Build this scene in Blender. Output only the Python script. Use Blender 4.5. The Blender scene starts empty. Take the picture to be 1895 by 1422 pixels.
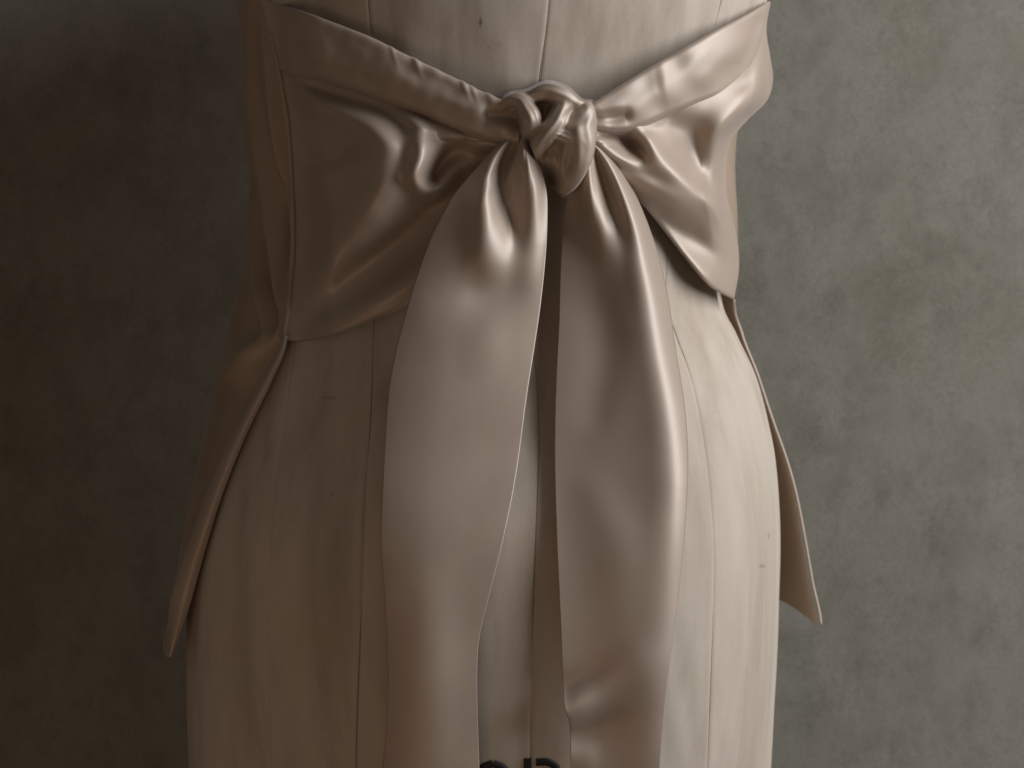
import bpy, math
import numpy as np

scene = bpy.context.scene
R = math.radians

# ------------------------------------------------------------------ camera
CAM_D = 2.2                      # metres from the camera to the form's axis
FRAME_W = 0.60                   # width of the picture at the form's axis
S = FRAME_W / 1895.0             # metres per photograph pixel at the axis
cam = bpy.data.cameras.new("camera")
cam.sensor_width = 36.0
cam.lens = 36.0 * CAM_D / FRAME_W
cam.clip_start = 0.05
cam.clip_end = 50.0
cam.dof.use_dof = True
cam.dof.focus_distance = CAM_D - 0.13
cam.dof.aperture_fstop = 9.0
cam_o = bpy.data.objects.new("camera", cam)
scene.collection.objects.link(cam_o)
cam_o.location = (0, -CAM_D, 0)
cam_o.rotation_euler = (R(90), 0, 0)
scene.camera = cam_o

# ------------------------------------------------------------------ light
world = bpy.data.worlds.new("World")
scene.world = world
world.use_nodes = True
bg = world.node_tree.nodes["Background"]
bg.inputs[0].default_value = (1.0, 0.87, 0.74, 1)
bg.inputs[1].default_value = 0.078

def aim(o, target):
    import mathutils
    d = mathutils.Vector(target) - o.location
    o.rotation_euler = d.to_track_quat('-Z', 'Y').to_euler()

def area(name, loc, target, sx, sy, power, col):
    l = bpy.data.lights.new(name, 'AREA')
    l.shape = 'RECTANGLE'; l.size = sx; l.size_y = sy
    l.energy = power; l.color = col
    o = bpy.data.objects.new(name, l)
    scene.collection.objects.link(o)
    o.location = loc
    aim(o, target)
    return o

# the tall window to the right, the dim warm room in front and to the left
area("window_light", (1.15, -0.47, 0.5), (0.05, 0.0, 0.0), 0.65, 1.3, 22.5, (0.94, 0.965, 1.0))
area("room_light", (-0.6, -1.4, -0.85), (-0.05, 0, -0.1), 0.9, 0.8, 2.0, (1.0, 0.64, 0.40))

scene.view_settings.view_transform = 'Standard'
scene.view_settings.look = 'None'
scene.view_settings.exposure = -0.14
scene.view_settings.gamma = 1.0
scene.view_settings.use_curve_mapping = False
scene.render.engine = 'CYCLES'
scene.cycles.use_denoising = True
scene.cycles.max_bounces = 6

# ------------------------------------------------------------------ helpers
def world_pt(px, py, y):
    """photograph pixel + true depth -> metres"""
    k = S * (CAM_D + y) / CAM_D
    return np.stack([(px - 947.5) * k, y + 0 * px, -(py - 711.0) * k], -1)

def spline(pts, n=200):
    """Catmull-Rom through pts, resampled evenly by arc length"""
    p = np.array(pts, float)
    if len(p) == 2:
        u = np.linspace(0, 1, n)[:, None]
        return p[0] * (1 - u) + p[1] * u
    q = np.vstack([2 * p[0] - p[1], p, 2 * p[-1] - p[-2]])
    out = []
    for i in range(1, len(q) - 2):
        t = np.linspace(0, 1, 24, endpoint=False)[:, None]
        a, b, c, d = q[i - 1], q[i], q[i + 1], q[i + 2]
        out.append(0.5 * (2 * b + (c - a) * t + (2 * a - 5 * b + 4 * c - d) * t ** 2 + (3 * b - 3 * c + d - a) * t ** 3))
    out = np.vstack(out + [p[-1:]])
    L = np.concatenate([[0], np.cumsum(np.linalg.norm(np.diff(out[:, :2], axis=0), axis=1))])
    u = np.linspace(0, L[-1], n)
    return np.stack([np.interp(u, L, out[:, k]) for k in range(p.shape[1])], -1)

def table(xs, ys):
    """smooth 1-D table look-up"""
    p = spline(list(zip(xs, ys)), 600)
    o = np.argsort(p[:, 0])
    px, py = p[o, 0], p[o, 1]
    return lambda x: np.interp(x, px, py)

def sstep(a, b, x):
    t = np.clip((x - a) / (b - a), 0, 1)
    return t * t * (3 - 2 * t)

def ridge(X, Y, pts):
    """fold along a path: pts = (x, y, height mm, width left, width right)"""
    p = spline(pts, 60)
    best = np.full(X.shape, 1e9)
    H = np.zeros(X.shape)
    for i in range(len(p) - 1):
        a, b = p[i], p[i + 1]
        dx, dy = b[0] - a[0], b[1] - a[1]
        L2 = dx * dx + dy * dy + 1e-9
        t = np.clip(((X - a[0]) * dx + (Y - a[1]) * dy) / L2, 0, 1)
        ex, ey = X - a[0] - t * dx, Y - a[1] - t * dy
        d = np.hypot(ex, ey)
        amp = a[2] + t * (b[2] - a[2])
        q = .5 + .5 * np.clip((dx * ey - dy * ex) / (math.sqrt(L2) * (d + 4.0)), -1, 1)
        q = q * q * (3 - 2 * q)
        w = q * (a[4] + t * (b[4] - a[4])) + (1 - q) * (a[3] + t * (b[3] - a[3]))
        h = amp * np.exp(-(d / w) ** 2)
        m = d < best
        best = np.where(m, d, best)
        H = np.where(m, h, H)
    return H

def ease(H, n):
    """relax a height grid so that crossing folds flow into each other"""
    for _ in range(n):
        P = np.pad(H, 1, mode='edge')
        H = (P[:-2, 1:-1] + P[2:, 1:-1] + P[1:-1, :-2] + P[1:-1, 2:] + 2 * H) / 6
    return H

def soft_front(D, lim, k=.004):
    """keep cloth in front of what it lies on, without a hard crease"""
    h = np.clip(.5 + .5 * (lim - D) / k, 0, 1)
    return lim * (1 - h) + D * h - k * h * (1 - h)

def blob(X, Y, x, y, amp, rx, ry, rot=0):
    c, s = math.cos(R(rot)), math.sin(R(rot))
    u = (X - x) * c + (Y - y) * s
    v = -(X - x) * s + (Y - y) * c
    return amp * np.exp(-(u / rx) ** 2 - (v / ry) ** 2)

_rng = np.random.default_rng(7)
def wobble(X, Y, scale, seed, octaves=3):
    """soft value noise used for small unevenness of real cloth"""
    r = np.random.default_rng(seed)
    out = 0
    for o in range(octaves):
        k = 2 ** o
        for j in range(5):
            a = r.uniform(0, 2 * math.pi); f = k * r.uniform(.6, 1.4) / scale
            out = out + np.sin(2 * math.pi * f * (X * math.cos(a) + Y * math.sin(a)) + r.uniform(0, 6.28)) / (k * 5 ** .5)
    return out

def mesh_grid(name, V, mat, parent=None, wrap=False, flip=False):
    nu, nv = V.shape[:2]
    idx = np.arange(nu * nv).reshape(nu, nv)
    a, b, c, d = idx[:-1, :-1], idx[1:, :-1], idx[1:, 1:], idx[:-1, 1:]
    F = np.stack([a, d, c, b] if flip else [a, b, c, d], -1).reshape(-1, 4)
    me = bpy.data.meshes.new(name)
    me.from_pydata(V.reshape(-1, 3).tolist(), [], F.tolist())
    me.polygons.foreach_set("use_smooth", [True] * len(me.polygons))
    me.materials.append(mat)
    o = bpy.data.objects.new(name, me)
    scene.collection.objects.link(o)
    if parent: o.parent = parent
    return o

def thicken(o, t):
    m = o.modifiers.new("thickness", 'SOLIDIFY')
    m.thickness = t; m.offset = 0.0; m.use_even_offset = False
    return o

def empty(name, loc, label, cat):
    o = bpy.data.objects.new(name, None)
    o.empty_display_size = 0.05
    scene.collection.objects.link(o)
    o["label"] = label; o["category"] = cat
    return o

def coons(top, bot, left, right, nu, nv, su=None, sv=None):
    """grid of pixel positions inside four border curves"""
    s = np.linspace(0, 1, nu) if su is None else su
    t = np.linspace(0, 1, nv) if sv is None else sv
    g = np.linspace(0, 1, 200)
    def at(c, u): return np.stack([np.interp(u, g, c[:, 0]), np.interp(u, g, c[:, 1])], -1)
    T, B, Lf, Rt = at(top, s), at(bot, s), at(left, t), at(right, t)
    s_, t_ = s[:, None, None], t[None, :, None]
    P = (1 - t_) * T[:, None] + t_ * B[:, None] + (1 - s_) * Lf[None] + s_ * Rt[None]
    P -= ((1 - s_) * (1 - t_) * T[0] + s_ * t_ * B[-1] + s_ * (1 - t_) * T[-1] + (1 - s_) * t_ * B[0])
    return P[..., 0], P[..., 1], np.broadcast_to(s[:, None], (nu, nv)), np.broadcast_to(t[None], (nu, nv))

# ------------------------------------------------------------------ materials
def nodes_of(m):
    m.use_nodes = True
    nt = m.node_tree
    return nt, nt.nodes["Principled BSDF"]

def N(nt, kind, **kw):
    n = nt.nodes.new(kind)
    for k, v in kw.items():
        if k in n.inputs: n.inputs[k].default_value = v
        else: setattr(n, k, v)
    return n

def coords(nt, scale):
    tc = N(nt, 'ShaderNodeTexCoord')
    mp = N(nt, 'ShaderNodeMapping')
    mp.inputs['Scale'].default_value = scale
    nt.links.new(tc.outputs['Object'], mp.inputs['Vector'])
    return mp.outputs['Vector']

def noise(nt, vec, scale, detail=5, rough=.55):
    n = N(nt, 'ShaderNodeTexNoise')
    n.inputs['Scale'].default_value = scale
    n.inputs['Detail'].default_value = detail
    n.inputs['Roughness'].default_value = rough
    nt.links.new(vec, n.inputs['Vector'])
    return n.outputs['Fac']

def ramp(nt, fac, stops):
    r = N(nt, 'ShaderNodeValToRGB')
    el = r.color_ramp.elements
    while len(el) < len(stops): el.new(0.5)
    for e, (p, c) in zip(el, stops):
        e.position = p
        e.color = (c[0], c[1], c[2], 1) if isinstance(c, tuple) else (c, c, c, 1)
    nt.links.new(fac, r.inputs[0])
    return r.outputs[0]

def mix(nt, fac, a, b, mode='MIX'):
    m = N(nt, 'ShaderNodeMix', data_type='RGBA', blend_type=mode)
    for sock, v in ((m.inputs[0], fac), (m.inputs[6], a), (m.inputs[7], b)):
        if hasattr(v, 'is_linked') or hasattr(v, 'links'): nt.links.new(v, sock)
        elif isinstance(v, tuple): sock.default_value = (v[0], v[1], v[2], 1)
        else: sock.default_value = v
    return m.outputs[2]

def math_n(nt, op, a, b=0.0):
    m = N(nt, 'ShaderNodeMath', operation=op)
    for sock, v in ((m.inputs[0], a), (m.inputs[1], b)):
        if hasattr(v, 'links'): nt.links.new(v, sock)
        else: sock.default_value = v
    return m.outputs[0]

def bump(nt, bsdf, h, strength, dist, prev=None):
    b = N(nt, 'ShaderNodeBump')
    b.inputs['Strength'].default_value = strength
    b.inputs['Distance'].default_value = dist
    nt.links.new(h, b.inputs['Height'])
    if prev is not None: nt.links.new(prev, b.inputs['Normal'])
    nt.links.new(b.outputs[0], bsdf.inputs['Normal'])
    return b.outputs[0]

def satin_material(name, col, rough=0.50, metal=0.17, sheer=0.0):
    m = bpy.data.materials.new(name)
    nt, b = nodes_of(m)
    v = coords(nt, (1, 1, 1))
    n1 = noise(nt, v, 26, 4)
    c = mix(nt, ramp(nt, n1, [(.3, 0.0), (.7, 1.0)]), tuple(x * .93 for x in col), tuple(min(1, x * 1.05) for x in col))
    # slub: faint horizontal weft threads
    v2 = coords(nt, (420, 420, 1600))
    n2 = noise(nt, v2, 1.0, 3)
    c = mix(nt, .025, c, ramp(nt, n2, [(.35, tuple(x * .6 for x in col)), (.65, tuple(min(1, x * 1.3) for x in col))]))
    nt.links.new(c, b.inputs['Base Color'])
    b.inputs['Roughness'].default_value = rough
    b.inputs['Metallic'].default_value = metal
    b.inputs['Specular IOR Level'].default_value = .9
    b.inputs['Sheen Weight'].default_value = .22
    b.inputs['Sheen Roughness'].default_value = .35
    b.inputs['Sheen Tint'].default_value = (.74, .80, 1.0, 1)
    b.inputs['Coat Weight'].default_value = .22
    b.inputs['Coat Roughness'].default_value = .40
    p = bump(nt, b, n2, .03, .0003)
    v3 = coords(nt, (1, 1, .55))
    p = bump(nt, b, noise(nt, v3, 45, 1), .05, .004, p)
    if sheer > 0:                                   # single layer: lets some window light through
        tr = N(nt, 'ShaderNodeBsdfTranslucent')
        tr.inputs['Color'].default_value = (.62, .40, .24, 1)
        ms = N(nt, 'ShaderNodeMixShader'); ms.inputs[0].default_value = sheer
        out = nt.nodes['Material Output']
        nt.links.new(b.outputs[0], ms.inputs[1]); nt.links.new(tr.outputs[0], ms.inputs[2])
        nt.links.new(ms.outputs[0], out.inputs['Surface'])
    return m

SATIN = satin_material("champagne_satin", (.445, .345, .268))
SATIN_SHEER = satin_material("champagne_satin_single", (.45, .325, .225), sheer=.08)

def linen_material():
    m = bpy.data.materials.new("aged_linen")
    nt, b = nodes_of(m)
    base = (.53, .450, .368)
    v = coords(nt, (1, 1, 1))
    vs = coords(nt, (1, 1, .09))
    streak = noise(nt, vs, 42, 5, .6)
    c = ramp(nt, streak, [(.32, (base[0] * .80, base[1] * .77, base[2] * .74)), (.5, base), (.68, tuple(min(1, x * 1.12) for x in base))])
    stain = noise(nt, v, 14, 5, .6)
    c = mix(nt, ramp(nt, stain, [(.5, 0.0), (.75, .5)]), c, (.50, .39, .28))
    fleck = noise(nt, coords(nt, (1, 1, .5)), 210, 2)
    c = mix(nt, ramp(nt, fleck, [(.78, 0.0), (.84, .3)]), c, (.2, .15, .1))
    weave = noise(nt, coords(nt, (900, 900, 900)), 1.0, 2)
    c = mix(nt, .07, c, ramp(nt, weave, [(.35, tuple(x * .6 for x in base)), (.65, tuple(min(1, x * 1.35) for x in base))]))
    # little pen and scuff marks left on the cloth
    tc = N(nt, 'ShaderNodeTexCoord')
    for (px, py, rx, ry, k) in MARKS:
        w = world_pt(np.array(px, float), np.array(py, float), np.array(-.11))
        sx = N(nt, 'ShaderNodeSeparateXYZ'); nt.links.new(tc.outputs['Object'], sx.inputs[0])
        wob = noise(nt, v, 300, 2)
        dx = math_n(nt, 'DIVIDE', math_n(nt, 'SUBTRACT', sx.outputs[0], float(w[0])), rx * S)
        dz = math_n(nt, 'DIVIDE', math_n(nt, 'SUBTRACT', sx.outputs[2], float(w[2])), ry * S)
        d = math_n(nt, 'ADD', math_n(nt, 'MULTIPLY', dx, dx), math_n(nt, 'MULTIPLY', dz, dz))
        d = math_n(nt, 'ADD', d, math_n(nt, 'MULTIPLY', wob, .9))
        f = ramp(nt, d, [(.35, k), (1.0, 0.0)])
        c = mix(nt, f, c, (.05, .04, .035))
    nt.links.new(c, b.inputs['Base Color'])
    b.inputs['Roughness'].default_value = .72
    b.inputs['Specular IOR Level'].default_value = .3
    b.inputs['Sheen Weight'].default_value = .1
    p = bump(nt, b, weave, .15, .0005)
    bump(nt, b, noise(nt, coords(nt, (1, 1, .16)), 32, 2), .18, .006, p)
    return m

MARKS = [(889, 42, 5, 15, .8), (922, 85, 4, 9, .35), (609, 737, 26, 5, .3), (615, 916, 5, 5, .3), (1420, 1056, 15, 6, .35), (1436, 1000, 4, 12, .4), (905, 88, 2, 6, .4)]
LINEN = linen_material()

def plain(name, col, rough):
    m = bpy.data.materials.new(name)
    nt, b = nodes_of(m)
    n = noise(nt, coords(nt, (1, 1, 1)), 200, 3)
    c = mix(nt, ramp(nt, n, [(.35, 0.0), (.65, 1.0)]), tuple(x * .8 for x in col), tuple(x * 1.2 for x in col))
    nt.links.new(c, b.inputs['Base Color'])
    b.inputs['Roughness'].default_value = rough
    return m

INK = plain("black_ink", (.012, .010, .010), .6)
THREAD = plain("seam_thread", (.30, .25, .19), .9)

def plaster_material():
    m = bpy.data.materials.new("mottled_plaster")
    nt, b = nodes_of(m)
    v = coords(nt, (1, 1, .72))
    big = noise(nt, v, 11, 6, .62)
    c = ramp(nt, big, [(.30, (.165, .148, .108)), (.46, (.222, .205, .160)), (.62, (.242, .225, .185)), (.78, (.285, .268, .220))])
    v2 = coords(nt, (1, 1, .7))
    mid = noise(nt, v2, 40, 7, .66)
    c = mix(nt, ramp(nt, mid, [(.46, 0.0), (.67, .52)]), c, (.132, .119, .088))
    lt = noise(nt, coords(nt, (1.1, 1, .8)), 22, 5, .6)
    c = mix(nt, ramp(nt, lt, [(.54, 0.0), (.72, .40)]), c, (.29, .272, .226))
    sp = noise(nt, coords(nt, (1, 1, .7)), 130, 4, .6)
    c = mix(nt, ramp(nt, sp, [(.55, 0.0), (.70, .28)]), c, (.11, .10, .082))
    fine = noise(nt, coords(nt, (1, 1, 1)), 800, 2)
    c = mix(nt, .14, c, ramp(nt, fine, [(.35, .06), (.65, .42)]))
    nt.links.new(c, b.inputs['Base Color'])
    b.inputs['Roughness'].default_value = .85
    b.inputs['Specular IOR Level'].default_value = .25
    p = bump(nt, b, mid, .10, .004)
    bump(nt, b, fine, .15, .0006, p)
    return m
PLASTER = plaster_material()

# ------------------------------------------------------------------ setting
WALL_Y = 0.20
xs = np.linspace(-1.6, 1.6, 90); zs = np.linspace(-1.3, 1.3, 70)
GX, GZ = np.meshgrid(xs, zs, indexing='ij')
GY = WALL_Y + .0015 * wobble(GX, GZ, .5, 3)
wall = mesh_grid("wall", np.stack([GX, GY, GZ], -1), PLASTER)
thicken(wall, .02)
wall["kind"] = "structure"
wall["label"] = "mottled grey olive plaster wall behind the dress form"

# ------------------------------------------------------------------ dress form
ROWS = [-260, -120, 0, 120, 250, 400, 550, 620, 700, 800, 880, 1000, 1150, 1300, 1422, 1560, 1680]
Lx = table(ROWS, [415, 425, 445, 462, 474, 478, 458, 440, 418, 393, 374, 355, 345, 345, 350, 362, 376])
Rx = table(ROWS, [1455, 1440, 1420, 1385, 1352, 1335, 1336, 1364, 1400, 1426, 1437, 1443, 1441, 1435, 1428, 1418, 1405])
DR = [-260, 0, 200, 400, 600, 800, 1000, 1200, 1422, 1680]
Dd = table(DR, [.126, .116, .105, .100, .108, .121, .130, .128, .120, .108])
Yc = table(DR, [.0, .0, .003, .005, .001, -.005, -.010, -.008, .0, .006])
EXPO = .43

def form_y(px, py):
    """depth of the form's back under a pixel"""
    cx, w = (Lx(py) + Rx(py)) / 2, (Rx(py) - Lx(py)) / 2
    t = np.clip((px - cx) / w, -.9999, .9999)
    return Yc(py) - Dd(py) * (1 - t * t) ** EXPO

def ring(py, th, off=0.0, oy=None):
    """point on the form (or off pixels outside it) at angle th (0 = towards the camera, 90 = right)"""
    cx, w = (Lx(py) + Rx(py)) / 2, (Rx(py) - Lx(py)) / 2 + off
    c = np.cos(th)
    d = Dd(py) + (off * S if oy is None else oy)
    y = Yc(py) - np.sign(c) * d * np.abs(c) ** (2 * EXPO)
    return world_pt(cx + w * np.sin(th), py + 0 * th, y)

form = empty("dress_form", (0, 0, 0), "aged cream linen dress form with stitched panels, seen from the back", "dress form")

def deg_table(t0, t1, t2, t3, t4):
    return table([-260, 0, 650, 1050, 1422, 1680], [t0, t0, t1, t2, t3, t4])
seams = [deg_table(-84, -82, -82, -82, -82), deg_table(-58, -50, -47, -46, -46), deg_table(-31, -27, -24.3, -25.3, -26),
         deg_table(9.8, 9.8, 9.8, 9.8, 9.8), deg_table(55.9, 49.2, 50.9, 51.3, 51.5), deg_table(100, 100, 100, 100, 100),
         deg_table(135, 135, 135, 135, 135), deg_table(190, 190, 190, 190, 190), deg_table(236, 236, 236, 236, 236),
         deg_table(276, 278, 278, 278, 278)]
prow = np.linspace(-260, 1680, 260)
for i in range(len(seams) - 1):
    a, b = np.radians(seams[i](prow)), np.radians(seams[i + 1](prow))
    nu = 64
    u = .5 - .5 * np.cos(np.linspace(0, math.pi, nu))
    u = .55 * u + .45 * np.linspace(0, 1, nu)
    TH = a[None] + (b - a)[None] * u[:, None]
    PY = np.broadcast_to(prow[None], TH.shape)
    edge = np.minimum(u, 1 - u)[:, None] * (b - a)[None] * 540       # px from the seam
    groove = -1.1 * np.exp(-(edge / 2.2) ** 2) + .25 * np.exp(-((edge - 9) / 7) ** 2)
    if i == 1:      # the seam allowance stands up along this seam
        groove = groove + np.where(u[:, None] > .5, 3.4 * np.exp(-((edge - 7) / 4.5) ** 2), 0) * sstep(800, 900, PY) * (1 - sstep(1040, 1180, PY))
    soft = .9 * wobble(np.sin(TH) * 300, np.cos(TH) * 300 + PY * .18, 90, 11, 2)
    V = ring(PY, TH, groove + soft)
    p = mesh_grid("panel", V, LINEN, form)

# seam stitching that lies in the grooves the picture shows
for i in (2, 3, 4):
    th = np.radians(seams[i](prow))
    r = []
    for du in np.linspace(-1, 1, 5):
        r.append(ring(prow, th + du * .0022, -.7 - .3 * du * du))
    mesh_grid("seam", np.stack(r), THREAD, form)
# caps
for py, nm in ((-260, "neck_cap"), (1680, "base_cap")):
    th = np.linspace(0, 2 * math.pi, 97)
    rim = ring(np.full(97, float(py)), th, -.5)
    c = rim.mean(0)
    V = np.stack([c + (rim - c) * k for k in (1, .66, .33, .001)])
    mesh_grid(nm, V, LINEN, form)

# printed size mark at the bottom edge of the picture
def form_stroke(name, pts, w, closed=False):
    p = spline(pts, 48)
    d = np.gradient(p, axis=0); d /= np.linalg.norm(d, axis=1)[:, None]
    n = np.stack([-d[:, 1], d[:, 0]], -1)
    rows = []
    for k, lift in ((-1, .0003), (-.9, .0009), (.9, .0009), (1, .0003)):
        q = p + n * w * .5 * k
        rows.append(world_pt(q[:, 0], q[:, 1], form_y(q[:, 0], q[:, 1]) - lift - .0003))
    mesh_grid(name, np.stack(rows), INK, form)
form_stroke("printed_letter", [(912, 1413), (934, 1424), (939, 1446), (932, 1468), (912, 1478), (891, 1468), (885, 1446), (890, 1424), (912, 1413)], 14)
form_stroke("printed_letter", [(976, 1404), (976, 1440), (976, 1480)], 14)
form_stroke("printed_letter", [(992, 1411), (1014, 1411), (1029, 1421), (1032, 1440), (1020, 1455), (992, 1457)], 14)

# ------------------------------------------------------------------ satin top
top = empty("satin_tie_top", (0, 0, 0), "champagne satin top knotted at the back of the dress form", "top")

# --- front panel: from the left side seam round the front to the right side
edgeL = table([-260, -60, 0, 120, 250, 400, 500, 630, 700, 800, 900, 1000, 1100, 1215],
              [462, 478, 485, 514, 534, 542, 540, 524, 494, 444, 402, 368, 338, 312])
offL = table([-260, 0, 150, 250, 400, 500, 560, 640, 700, 800, 900, 1000, 1100, 1215, 1300],
             [8, 9, 12, 17, 22, 20, 24, 22, 18, 14, 15, 18, 27, 46, 52])
offR = table([-260, 0, 250, 400, 500, 560, 640, 720, 800, 900, 1000, 1080, 1140, 1215, 1300],
             [4, 2, 12, 31, 30, 20, 8, 6, 14, 34, 50, 64, 78, 86, 90])
nu, nv = 330, 330
v = np.linspace(0, 1, nv)
uu = np.linspace(0, 1, nu)
uu = .35 * uu + .65 * (1 - np.cos(uu * math.pi)) / 2          # finer near both edges
TOP_PY = -40.0
def left_edge_theta(py):
    cx, w = (Lx(py) + Rx(py)) / 2, (Rx(py) - Lx(py)) / 2 + offL(py)
    return np.arcsin(np.clip((edgeL(py) - cx) / w, -1, 1))
right_theta = lambda py: np.radians(table([-260, 0, 200, 480, 570, 700, 1000, 1215], [92, 92, 71, 71, 92, 96, 97, 95])(py))
# hem height depends on how far round the front one is
UU, VV = np.meshgrid(uu, v, indexing='ij')
fr = np.abs(UU - .5) * 2                                        # 1 at the edges, 0 at centre front
hemL = 1219 - 150 * sstep(0, .22, UU)
hemR = 1160 - 91 * sstep(0, .22, 1 - UU)
HEM = np.where(UU < .5, hemL, hemR)
PYg = TOP_PY + (HEM - TOP_PY) * VV
thL = left_edge_theta(PYg)
thR = right_theta(PYg) - 2 * math.pi
TH = thL + (thR - thL) * UU
wl = sstep(0, 1, UU)
OFF = offL(PYg) * (1 - wl) + offR(PYg) * wl
cx = (Lx(PYg) + Rx(PYg)) / 2; w = (Rx(PYg) - Lx(PYg)) / 2
PXg = cx + (w + OFF) * np.sin(TH)
vis = sstep(-math.pi * .64, -math.pi * .48, TH)
FOLD = 0
for rg in [
    [(462, -40, 2, 14, 12), (462, 100, 3, 12, 14), (476, 230, 6, 14, 22), (505, 400, 7, 12, 18), (520, 560, 6, 10, 10), (522, 625, 4, 8, 8)],
    [(500, 20, 5, 12, 14), (503, 120, 5, 12, 16), (520, 250, 7, 16, 12), (538, 380, 6, 18, 6), (540, 520, 5, 12, 6), (524, 630, 4, 10, 6)],
    [(462, 280, 0, 8, 12), (480, 400, -11, 10, 12), (498, 500, -10, 9, 10), (514, 600, -5, 8, 8)],
    [(470, 420, 0, 8, 8), (478, 520, 6, 8, 8), (496, 620, 3, 8, 8)],
    [(525, 310, 0, 10, 6), (532, 430, -8, 10, 6), (532, 500, -6, 9, 6), (524, 580, -3, 7, 5)],
    [(440, 690, 8, 22, 24), (470, 650, 9, 22, 18), (510, 625, 3, 12, 10)],
]:
    FOLD = FOLD + ridge(PXg, PYg, rg)
FOLD = ease(FOLD, 3) * 3.0 * vis * sstep(0, 16, edgeL(PYg) - PXg) + .6 * wobble(TH * 300, PYg * .5, 120, 21, 2)
# gentle pleats round the front, and the slack flap below the waist
FOLD = FOLD + 5 * (1 - vis) * np.sin(TH * 9 + PYg * .002) * sstep(620, 1100, PYg)
V = ring(PYg, TH, OFF + FOLD)
fp = mesh_grid("front_panel", V, SATIN_SHEER, top, flip=True)

# --- turned edge that runs down the left flap
rows = []
er = np.linspace(622, 1217, 120)
for k in np.linspace(0, 1, 14):
    wid = table([600, 640, 700, 780, 960, 1096, 1160, 1217], [9, 11, 20, 25, 31, 38, 26, 5])(er)
    outer = edgeL(er) + 2 - wid * .55
    px = outer + wid * k
    cxr, wr = (Lx(er) + Rx(er)) / 2, (Rx(er) - Lx(er)) / 2 + offL(er)
    base = ring(er, left_edge_theta(er), offL(er))[:, 1]
    prof = -.0035 * np.sin(math.pi * min(1, k * 1.02)) - .0015 + .012 * (k - .25) ** 2 * (k > .25) * 0 
    rows.append(world_pt(px, er, base + prof + .006 * (1 - k) - .003))
hb = mesh_grid("hem_band", np.stack(rows), SATIN, top)
thicken(hb, .0014)

# --- right flap rim: the thin turned edge that catches light
er = np.linspace(556, 1157, 120)
rows = []
for k in np.linspace(0, 1, 8):
    th = right_theta(er)
    rows.append(ring(er, th - .004 - .012 * k, offR(er) + 2.0 - 3.0 * (2 * k - 1) ** 2))
thicken(mesh_grid("hem_band", np.stack(rows), SATIN, top), .001)

# --- left back panel (below the band)
def sheet(name, X, Y, D, thick=.0011):
    o = mesh_grid(name, world_pt(X, Y, D), SATIN, top)
    return thicken(o, thick)

def roll(e, r):
    q = np.clip(1 - e / r, 0, 1)
    return 1 - np.sqrt(np.clip(1 - q * q, 0, 1))

def dist_to(X, Y, curve):
    best = np.full(X.shape, 1e9)
    for i in range(0, len(curve) - 1, 2):
        a = curve[i]; b = curve[min(i + 2, len(curve) - 1)]
        dx, dy = b - a
        t = np.clip(((X - a[0]) * dx + (Y - a[1]) * dy) / (dx * dx + dy * dy + 1e-9), 0, 1)
        best = np.minimum(best, np.hypot(X - a[0] - t * dx, Y - a[1] - t * dy))
    return best

KNOT = (1025, 262)
def knot_lift(X, Y, r0, lift):
    d = np.hypot(X - KNOT[0], Y - KNOT[1])
    return lift * np.exp(-(d / r0) ** 2)

def seam_depth(Y):
    return ring(np.atleast_1d(Y).ravel(), left_edge_theta(np.atleast_1d(Y).ravel()), offL(np.atleast_1d(Y).ravel()))[:, 1].reshape(np.shape(Y))

t_ = spline([(508, 96), (520, 118), (600, 138), (670, 162), (740, 186), (800, 210), (850, 230), (905, 248), (955, 254)])
b_ = spline([(524, 631), (560, 629), (610, 620), (680, 594), (755, 560), (840, 480), (910, 380), (965, 285)])
l_ = spline([(508, 96), (514, 120), (534, 250), (542, 400), (540, 500), (524, 631)])
r_ = spline([(955, 254), (962, 270), (965, 285)])
X, Y, s, t = coons(t_, b_, l_, r_, 230, 220)
blend = 1 - sstep(0, .16, s)
base = form_y(X, Y) - (.005 + blob(X, Y, 720, 380, .011, 130, 150) + knot_lift(X, Y, 190, .018))
off_mm = 0
for rg in [
    # the bent bright fold that starts under the band and returns to the seam
    [(520, 135, 3, 14, 10), (580, 185, 9, 24, 30), (650, 218, 14, 40, 70), (700, 255, 18, 50, 100), (712, 310, 19, 58, 110), (680, 380, 17, 54, 100), (615, 465, 12, 42, 70), (560, 550, 6, 26, 36), (535, 610, 3, 12, 14)],
    # dark trough beneath the band
    [(530, 135, -5, 14, 10), (620, 172, -9, 22, 18), (720, 212, -9, 26, 24), (800, 250, -4, 26, 24)],
    # dark trough left of the fold's bend
    [(600, 235, -5, 20, 20), (650, 262, -5, 26, 24), (690, 280, -2, 20, 20)],
    # hollow that runs from the knot back to the seam
    [(905, 300, -12, 30, 30), (820, 385, -17, 46, 46), (740, 460, -15, 44, 42), (650, 535, -9, 32, 30), (570, 600, -3, 18, 14)],
    # soft fold along the hem
    [(560, 612, 3, 14, 10), (660, 570, 6, 24, 22), (760, 515, 8, 26, 26), (860, 420, 6, 26, 26)],
    # the curl beside the knot: bright lip, dark mouth
    [(745, 195, 9, 20, 22), (775, 235, 14, 26, 22), (778, 290, 16, 24, 18), (768, 328, 16, 18, 16), (785, 352, 14, 16, 16), (812, 350, 9, 14, 16), (838, 335, 4, 14, 14)],
    [(870, 262, -8, 24, 18), (832, 285, -13, 20, 14), (806, 315, -13, 14, 12), (800, 338, -8, 8, 8)],
    [(800, 205, 6, 18, 18), (840, 240, 8, 20, 18), (880, 262, 5, 18, 16)],
]:
    off_mm = off_mm + ridge(X, Y, rg)
off_mm = off_mm + blob(X, Y, 590, 330, 3, 50, 70, 10) + blob(X, Y, 625, 375, -2, 30, 60, 20)
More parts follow.
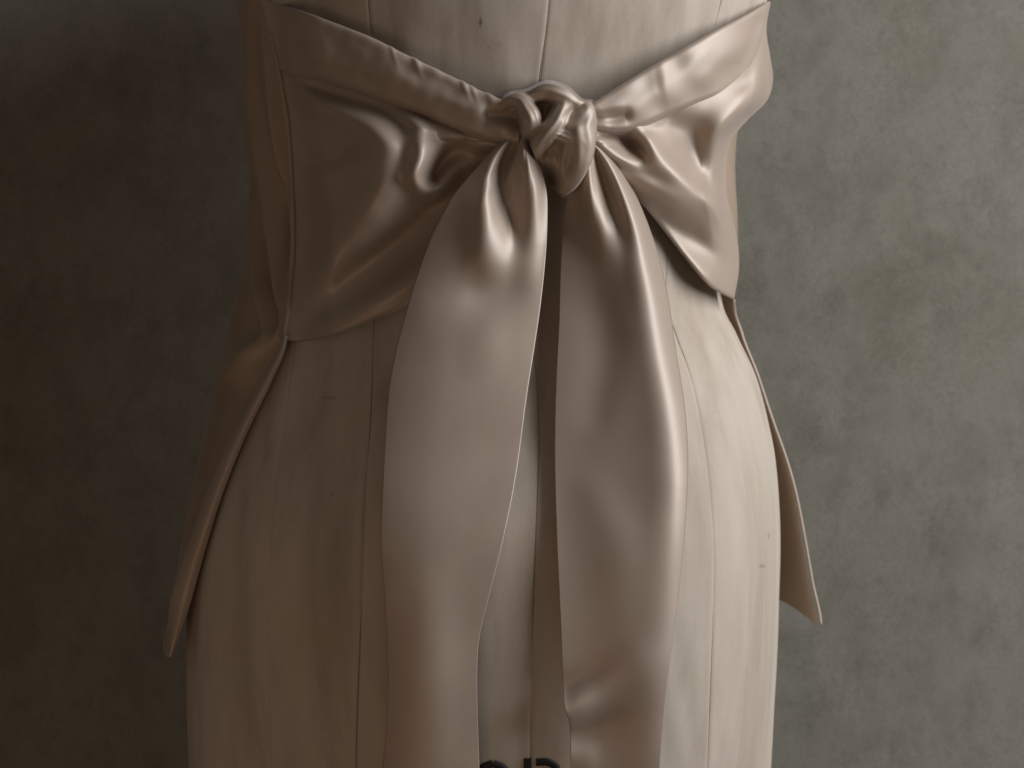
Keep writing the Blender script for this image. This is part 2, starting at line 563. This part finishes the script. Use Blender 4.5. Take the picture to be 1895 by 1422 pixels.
off_mm = off_mm + .45 * wobble(X, Y, 130, 5, 2)
def pull_lines(X, Y, seed):
    a = np.arctan2(Y - KNOT[1], X - KNOT[0]); r = np.hypot(X - KNOT[0], Y - KNOT[1])
    rg_ = np.random.default_rng(seed); o = 0
    for k in range(5):
        o = o + np.sin(a * rg_.uniform(14, 46) + r * rg_.uniform(-.004, .004) + rg_.uniform(0, 6.28))
    return o * np.exp(-((r - 110) / 95) ** 2) * .42
D = base - (ease(off_mm, 45) * 1.08 + pull_lines(X, Y, 3)) * .001
D = soft_front(D, form_y(X, Y) - .0018, .008)
et = 1 - sstep(4, 34, dist_to(X, Y, t_))
D = D * (1 - et) + et * (form_y(X, Y) - (.0055 + knot_lift(X, Y, 170, .017)))
D = D + .0022 * roll(dist_to(X, Y, b_), 9)
D = D * (1 - blend) + (seam_depth(Y) - .0004) * blend
sheet("back_panel", X, Y, D)

# --- left band, folded over the panel
bb = spline([(482, -6), (500, 70), (518, 128), (600, 152), (670, 176), (740, 200), (800, 224), (850, 244), (905, 264), (960, 268)])
bt = spline([(480, -14), (495, 1), (560, 22), (640, 52), (690, 72), (730, 92), (770, 112), (850, 150), (905, 177), (968, 200)])
X, Y, s, t = coons(bt, bb, np.array(spline([(480, -14), (482, -6)])), spline([(968, 200), (960, 268)]), 240, 60)
# small ruffles where the top edge is eased on to the pins
ruf = 0
for (x0, a, wd) in ((725, .55, 5), (769, .9, 7), (806, .35, 12), (857, .8, 6), (874, .6, 5), (906, 1.1, 9)):
    ruf = ruf + a * np.exp(-((X - x0 - t * 38) / wd) ** 2) * np.exp(-(t / .22) ** 2)
Y = Y - ruf * 2.2 * (1 - sstep(0, .12, t))
bl = sstep(500, 600, X)
base = form_y(X, Y) - (.006 + knot_lift(X, Y, 170, .017)) - .0055 * bl
off_mm = blob(X, Y, 585, 80, 3.2, 26, 60, -28) + blob(X, Y, 545, 70, -2.4, 18, 50, -28) + ruf * .9
off_mm = off_mm + ridge(X, Y, [(560, 95, 1.5, 20, 20), (700, 130, 3, 26, 26), (830, 190, 4, 24, 24), (930, 225, 5, 22, 22)])
off_mm = off_mm + ridge(X, Y, [(905, 215, -6, 14, 14), (940, 218, -9, 16, 16), (965, 225, -9, 16, 16)])
off_mm = off_mm + .35 * wobble(X, Y, 90, 9, 2)
D = base - off_mm * .001
et, eb = t * 66, (1 - t) * 80
D = D + .0026 * roll(et, 9) + (.0075 * bl + .001) * roll(eb, 15)
bs = 1 - sstep(486, 540, X)
D = D * (1 - bs) + (seam_depth(Y) - .0010) * bs
sheet("tie_band", X, Y, D)

# --- side seam cord on the left
er = np.linspace(60, 640, 150)
ex = edgeL(er); yy = seam_depth(er)
rows = []
for k in np.linspace(0, 1, 9):
    a = math.pi * (k * 1.2 - .1)
    rr = 5.2 + 1.2 * np.sin(er * .05) * np.sin(er * .021)
    rows.append(world_pt(ex - rr * math.cos(a), er, yy - .0003 - .0021 * math.sin(a)))
mesh_grid("side_seam", np.stack(rows), SATIN, top)

# --- right back panel
t_ = spline([(1085, 205), (1140, 165), (1200, 128), (1260, 94), (1320, 60), (1375, 32), (1424, 5)])
b_ = spline([(1085, 262), (1115, 282), (1150, 330), (1210, 402), (1260, 466), (1306, 522), (1330, 540), (1357, 554)])
r_ = spline([(1424, 5), (1417, 55), (1424, 105), (1429, 148), (1418, 186), (1384, 220), (1355, 256), (1343, 305), (1344, 360), (1355, 405), (1364, 450), (1366, 500), (1357, 554)])
l_ = spline([(1085, 205), (1082, 232), (1085, 262)])
su = np.linspace(0, 1, 230); su = .5 * su + .5 * np.sin(su * math.pi / 2)
X, Y, s, t = coons(t_, b_, l_, r_, 230, 210, su=su)
cx = (Lx(Y) + Rx(Y)) / 2
carry = table([-20, 60, 150, 190, 240, 300, 400, 520, 570], [1428, 1431, 1435, 1430, 1408, 1388, 1377, 1372, 1368])   # how far out the cloth is carried
wr = np.maximum(carry(Y), X + 1) - cx
tt = np.clip((X - cx) / wr, -.9999, .99995)
fy = Yc(Y) - Dd(Y) * (1 - tt * tt) ** EXPO
base = fy - (.005 + blob(X, Y, 1285, 290, .009, 90, 120) + knot_lift(X, Y, 180, .018)) * (1 - sstep(.85, 1, s) * .8)
off_mm = 0
for rg in [
    # outer rolled fold down the side
    [(1420, 40, 3, 14, 8), (1414, 110, 7, 22, 12), (1398, 168, 10, 26, 20), (1360, 212, 11, 24, 34), (1336, 256, 11, 18, 34), (1328, 310, 10, 16, 34), (1336, 370, 9, 16, 30), (1350, 430, 4, 22, 10)],
    # diagonal fold from the knot to the side
    [(1178, 238, 4, 12, 12), (1196, 262, 9, 16, 22), (1232, 308, 13, 20, 38), (1280, 352, 14, 22, 52), (1322, 392, 12, 22, 56), (1346, 440, 7, 18, 40)],
    # dark bowl between the two
    [(1240, 226, -6, 26, 26), (1274, 252, -12, 34, 34), (1290, 290, -13, 30, 30), (1306, 334, -7, 20, 20)],
    # second thin fold under the first
    [(1105, 262, 5, 10, 10), (1140, 288, 7, 14, 14), (1190, 330, 6, 18, 18), (1250, 380, 3, 24, 24)],
    # small mouth beside the knot
    [(1115, 245, -6, 8, 8), (1150, 258, -9, 10, 12), (1176, 268, -10, 14, 16), (1190, 282, -5, 10, 12)],
    # slack hem
    [(1225, 405, -4, 20, 20), (1270, 440, -6, 30, 26), (1310, 470, -4, 24, 20)],
    [(1255, 468, 2, 12, 10), (1300, 505, 4, 20, 14), (1335, 535, 3, 16, 10)],
]:
    off_mm = off_mm + ridge(X, Y, rg)
off_mm = off_mm + .4 * wobble(X, Y, 120, 15, 2)
fade = 1 - .9 * sstep(.90, 1, s)
D = base - (ease(off_mm, 26) * 1.03 + pull_lines(X, Y, 8)) * .001 * fade
D = soft_front(D, fy - .0018, .006)
D = D + .0024 * roll(dist_to(X, Y, b_), 9)
sheet("back_panel", X, Y, D)

# --- right band
bt = spline([(1085, 202), (1098, 192), (1140, 165), (1200, 128), (1260, 94), (1320, 60), (1375, 32), (1424, 4)])
bb = spline([(1085, 236), (1112, 240), (1148, 244), (1184, 238), (1241, 213), (1289, 194), (1342, 172), (1384, 136), (1405, 84), (1424, 10)])
X, Y, s, t = coons(bt, bb, spline([(1085, 202), (1085, 236)]), spline([(1424, 4), (1424, 10)]), 230, 64)
wr = np.maximum(1424, Rx(Y)) - (Lx(Y) + Rx(Y)) / 2 + 3
tt = np.clip((X - (Lx(Y) + Rx(Y)) / 2) / wr, -.9999, .99995)
fy = Yc(Y) - Dd(Y) * (1 - tt * tt) ** EXPO
soft = 1 - sstep(1300, 1400, X)
base = fy - (.006 + knot_lift(X, Y, 170, .017)) - .0055 * (.25 + .75 * soft)
off_mm = ridge(X, Y, [(1120, 215, 4, 20, 18), (1200, 180, 4, 36, 34), (1290, 130, 5, 44, 40), (1370, 80, 5, 36, 36)])
off_mm = off_mm + ridge(X, Y, [(1098, 222, -7, 12, 14), (1128, 218, -8, 14, 16), (1155, 214, -5, 12, 12)])
off_mm = off_mm + ridge(X, Y, [(1222, 105, .2, 7, 7), (1230, 160, .25, 7, 7), (1238, 205, .1, 7, 7)]) + ridge(X, Y, [(1208, 112, -.15, 7, 7), (1218, 165, -.2, 7, 7)])
off_mm = off_mm + ridge(X, Y, [(1404, 40, -2.0, 10, 10), (1388, 85, -2.2, 14, 12), (1370, 120, -1.4, 14, 12)])
off_mm = off_mm + .35 * wobble(X, Y, 90, 19, 2)
D = base - off_mm * .001
hgt = np.hypot(X[:, -1:] - X[:, :1], Y[:, -1:] - Y[:, :1])
D = D + .0026 * roll(t * hgt, 9) + (.0022 + .0050 * soft) * roll((1 - t) * hgt, 13)
sheet("tie_band", X, Y, D)

# --- tails
def tail(left, right, folds, lift, crest, bulge, seed, nu=110, nv=330, extra=None, lean=0.0, power=2.0, follow=.3):
    lf, rt = spline(left), spline(right)
    tp = spline([tuple(lf[0]), tuple(rt[0])]); bo = spline([tuple(lf[-1]), tuple(rt[-1])])
    X, Y, s, t = coons(tp, bo, lf, rt, nu, nv)
    W = np.hypot(X[-1:] - X[:1], Y[-1:] - Y[:1])
    clear = table([150, 240, 300, 420, 560, 700, 850, 1000, 1200, 1422, 1560], lift)(Y)
    mid = (X[:1] + X[-1:]) / 2
    base = follow * form_y(X, Y) + (1 - follow) * form_y(mid + 0 * X, Y) - clear - lean * (s - .5) * sstep(300, 420, Y) * (1 - .6 * sstep(800, 1100, Y))
    off_mm = 0
    for rg in folds: off_mm = off_mm + ridge(X, Y, rg)
    c = np.interp(Y, [250, 500, 900, 1422], crest)
    bL = np.interp(Y, [250, 450, 900, 1422], bulge[0])
    bR = np.interp(Y, [250, 450, 900, 1422], bulge[1])
    prof = np.where(s < c, bL * ((c - s) / c) ** 2, bR * (np.clip(s - c, 0, 1) / (1 - c)) ** power)
    D = base + .001 * prof - ease(off_mm, 60) * .00100 - .0003 * wobble(X, Y, 320, seed, 2)
    # fine gathers where the cloth leaves the knot
    D = D - .0005 * np.exp(-np.clip(Y - 262, 0, 999) / 75.) * np.sin(s * 44 + 2.2 * np.sin(Y * .021 + seed)) * np.sin(s * math.pi)
    if extra is not None: D = extra(X, Y, s, t, D)
    lim = form_y(X, Y) - .0028
    D = soft_front(D, lim)
    o = sheet("tie_tail", X, Y, D, .0004)
    return o

left_t = tail(
    [(962, 238), (930, 262), (904, 288), (866, 330), (838, 366), (800, 436), (772, 510), (752, 575), (730, 660), (717, 745), (709, 880), (705, 1000), (712, 1110), (718, 1230), (716, 1340), (708, 1422), (700, 1530)],
    [(975, 252), (985, 280), (1000, 312), (1011, 352), (1013, 400), (1010, 470), (1001, 560), (988, 650), (974, 740), (955, 880), (931, 1000), (906, 1100), (888, 1175), (883, 1240), (884, 1330), (887, 1422), (890, 1530)],
    [[(960, 242, 3, 8, 8), (925, 275, 7, 14, 12), (903, 320, 9, 24, 16), (893, 390, 9, 34, 16), (898, 450, 9, 40, 26), (905, 485, 7, 36, 30)],
     [(955, 262, -7, 8, 7), (930, 305, -13, 12, 12), (928, 360, -13, 14, 15), (944, 410, -10, 13, 13), (954, 440, -5, 10, 10)],
     [(968, 262, 4, 8, 8), (978, 310, 8, 16, 14), (987, 370, 8, 20, 16), (988, 430, 5, 22, 18), (975, 500, 2, 26, 22)],
     [(780, 560, 0, 60, 70), (840, 550, -2.2, 50, 60), (890, 540, -4.5, 40, 46), (940, 532, -3, 34, 36), (985, 525, 0, 30, 30)],
     [(840, 640, 0, 50, 50), (900, 640, 1.5, 60, 54), (950, 640, .5, 40, 46)],
     [(800, 1100, 1, 40, 40), (800, 1220, 2, 44, 40), (800, 1400, 2, 44, 40)]],
    [.014, .024, .028, .031, .028, .021, .013, .010, .012, .015, .016],
    [.5, .42, .42, .45], ([8, 7, 4, 6], [8, 2, 1, 3]), 31, lean=-.008)
left_t["label"] = "left satin tail, warm tan towards its lower end"

right_t = tail(
    [(1080, 272), (1074, 300), (1058, 340), (1044, 400), (1037, 500), (1034, 600), (1028, 720), (1026, 850), (1030, 1000), (1037, 1150), (1042, 1270), (1045, 1310), (1054, 1345), (1056, 1422), (1056, 1530)],
    [(1100, 258), (1122, 275), (1150, 310), (1184, 378), (1213, 456), (1235, 545), (1251, 650), (1267, 752), (1273, 850), (1269, 960), (1257, 1090), (1243, 1200), (1230, 1310), (1221, 1422), (1214, 1530)],
    [[(1090, 275, 3, 8, 8), (1088, 330, 7, 14, 13), (1098, 395, 8, 22, 16), (1118, 445, 5, 26, 24), (1130, 490, 2, 30, 30)],
     [(1102, 285, -5, 7, 7), (1118, 330, -8, 10, 12), (1138, 390, -6, 16, 16), (1160, 450, -3, 20, 20)],
     [(1118, 282, 5, 9, 9), (1150, 335, 7, 16, 14), (1175, 410, 6, 30, 24), (1190, 500, 3, 50, 40), (1195, 600, 1, 60, 50)],
     [(1105, 560, -2, 30, 40), (1120, 640, -3, 36, 44), (1100, 760, -2, 30, 40)],
     [(1090, 900, 1, 30, 40), (1140, 1010, 2.5, 50, 60), (1150, 1120, 1.5, 50, 50)],
     [(1030, 1330, 16, 18, 15), (1066, 1312, 12, 20, 16), (1110, 1282, 5, 32, 28), (1165, 1230, 3, 50, 50)],
     [(1034, 1360, -10, 14, 13), (1075, 1354, -6, 18, 16), (1125, 1345, -2, 30, 26)],
     [(1036, 1278, -5, 18, 16), (1080, 1262, -3, 26, 20), (1130, 1225, -1, 30, 30)],
     [(1040, 1392, 5, 14, 14), (1085, 1400, 3, 20, 20)]],
    [.014, .024, .027, .030, .029, .026, .021, .018, .020, .022, .022],
    [.6, .66, .70, .6], ([6, -2, -4, -4], [24, 30, 11, 2]), 41, lean=.017, power=3.2, follow=.0)
right_t["label"] = "right satin tail with a pale edge and a pucker near its end"

# --- knot: a gathered ball of satin, its wraps and mouths modelled one by one
outline = spline([(918, 216), (922, 186), (942, 170), (972, 164), (1010, 148), (1048, 158), (1078, 182), (1098, 186), (1108, 215), (1107, 258), (1097, 304), (1074, 346), (1046, 368),
                  (1026, 352), (1008, 334), (992, 304), (980, 274), (962, 256), (934, 250), (918, 216)], 261)
KC = np.array([1020.0, 255.0])
rr = np.concatenate([np.linspace(0.002, .8, 66), 1 - .2 * (1 - np.linspace(0, 1, 34)[1:]) ** 2])
X = KC[0] + (outline[None, :, 0] - KC[0]) * rr[:, None]
Y = KC[1] + (outline[None, :, 1] - KC[1]) * rr[:, None]
dome = 14 * np.sqrt(np.clip(1 - rr ** 2.6, 0, 1))[:, None] + 0 * X

def tube(X, Y, pts):
    """height of a rounded strand: pts = (x, y, height mm, radius px)"""
    p = spline(pts, 50)
    best = np.full(X.shape, -60.0)
    for i in range(len(p) - 1):
        a, b = p[i], p[i + 1]
        dx, dy = b[0] - a[0], b[1] - a[1]
        t = np.clip(((X - a[0]) * dx + (Y - a[1]) * dy) / (dx * dx + dy * dy + 1e-9), 0, 1)
        d2 = (X - a[0] - t * dx) ** 2 + (Y - a[1] - t * dy) ** 2
        z = a[2] + t * (b[2] - a[2]); r = a[3] + t * (b[3] - a[3])
        q = 1 - d2 / (r * r)
        sd = ((X - a[0]) * dy - (Y - a[1]) * dx) / (math.sqrt(dx * dx + dy * dy) + 1e-6) / r
        best = np.maximum(best, np.where(q > 0, z + .31 * r * np.sqrt(np.clip(q, 0, 1)) + .38 * np.cos(sd * 8.0 + .3) * np.clip(q, 0, 1), z - 14 * np.sqrt(np.clip(-q, 0, 16))))
    return best

def smax(a, b, k):
    h = np.clip(.5 + .5 * (a - b) / k, 0, 1)
    return b * (1 - h) + a * h + k * h * (1 - h)

H = dome
for tb in [
    [(1000, 266, 10, 15), (1012, 288, 10, 18), (1020, 310, 5, 13)],
    [(1090, 198, 9, 13), (1082, 210, 15, 22), (1070, 232, 17, 29), (1072, 262, 16, 32), (1068, 295, 13, 31), (1058, 326, 8, 25), (1046, 354, 2, 13)],
    [(952, 192, 6, 11), (976, 177, 13, 17), (1006, 168, 17, 20), (1037, 173, 18, 21), (1063, 188, 15, 19), (1084, 202, 7, 12)],
    [(928, 214, 4, 13), (932, 196, 10, 15), (947, 183, 15, 16), (964, 187, 18, 16), (975, 203, 20, 18), (983, 221, 20, 20), (979, 240, 14, 17), (966, 254, 7, 12)],
    [(1048, 174, 14, 17), (1042, 200, 19, 18), (1030, 225, 21, 19), (1013, 247, 20, 20), (998, 268, 15, 19), (990, 288, 8, 14)],
    [(1012, 248, 19, 13), (1034, 249, 21, 12), (1056, 257, 21, 12), (1078, 262, 19, 14), (1086, 290, 14, 14), (1076, 322, 9, 12), (1056, 350, 4, 9)],
]:
    H = smax(H, tube(X, Y, tb), 3.2)
H = H + ridge(X, Y, [(1076, 198, -2, 7, 6), (1056, 208, -3, 8, 6), (1042, 226, 0, 7, 6)])
H = H + blob(X, Y, 1068, 222, -2.5, 18, 10, -25) + blob(X, Y, 1051, 304, -6, 12, 26, 10) + blob(X, Y, 1014, 286, -5, 10, 14, 0)
H = H + blob(X, Y, 1017, 326, -15, 13, 24, -20) + blob(X, Y, 944, 228, -5, 14, 18, -20) + blob(X, Y, 1010, 200, -2, 9, 20, 10)
H = ease(H, 5) + .10 * wobble(X, Y, 70, 77, 2)
rim = (1 - sstep(.93, 1, rr))[:, None]
H = H * rim - 4 * (1 - rim)
kb = form_y(np.full_like(X, 1020.), np.full_like(Y, 260.)) - .014
D = kb - H * .001
mesh_grid("knot", world_pt(X, Y, D), SATIN, top)
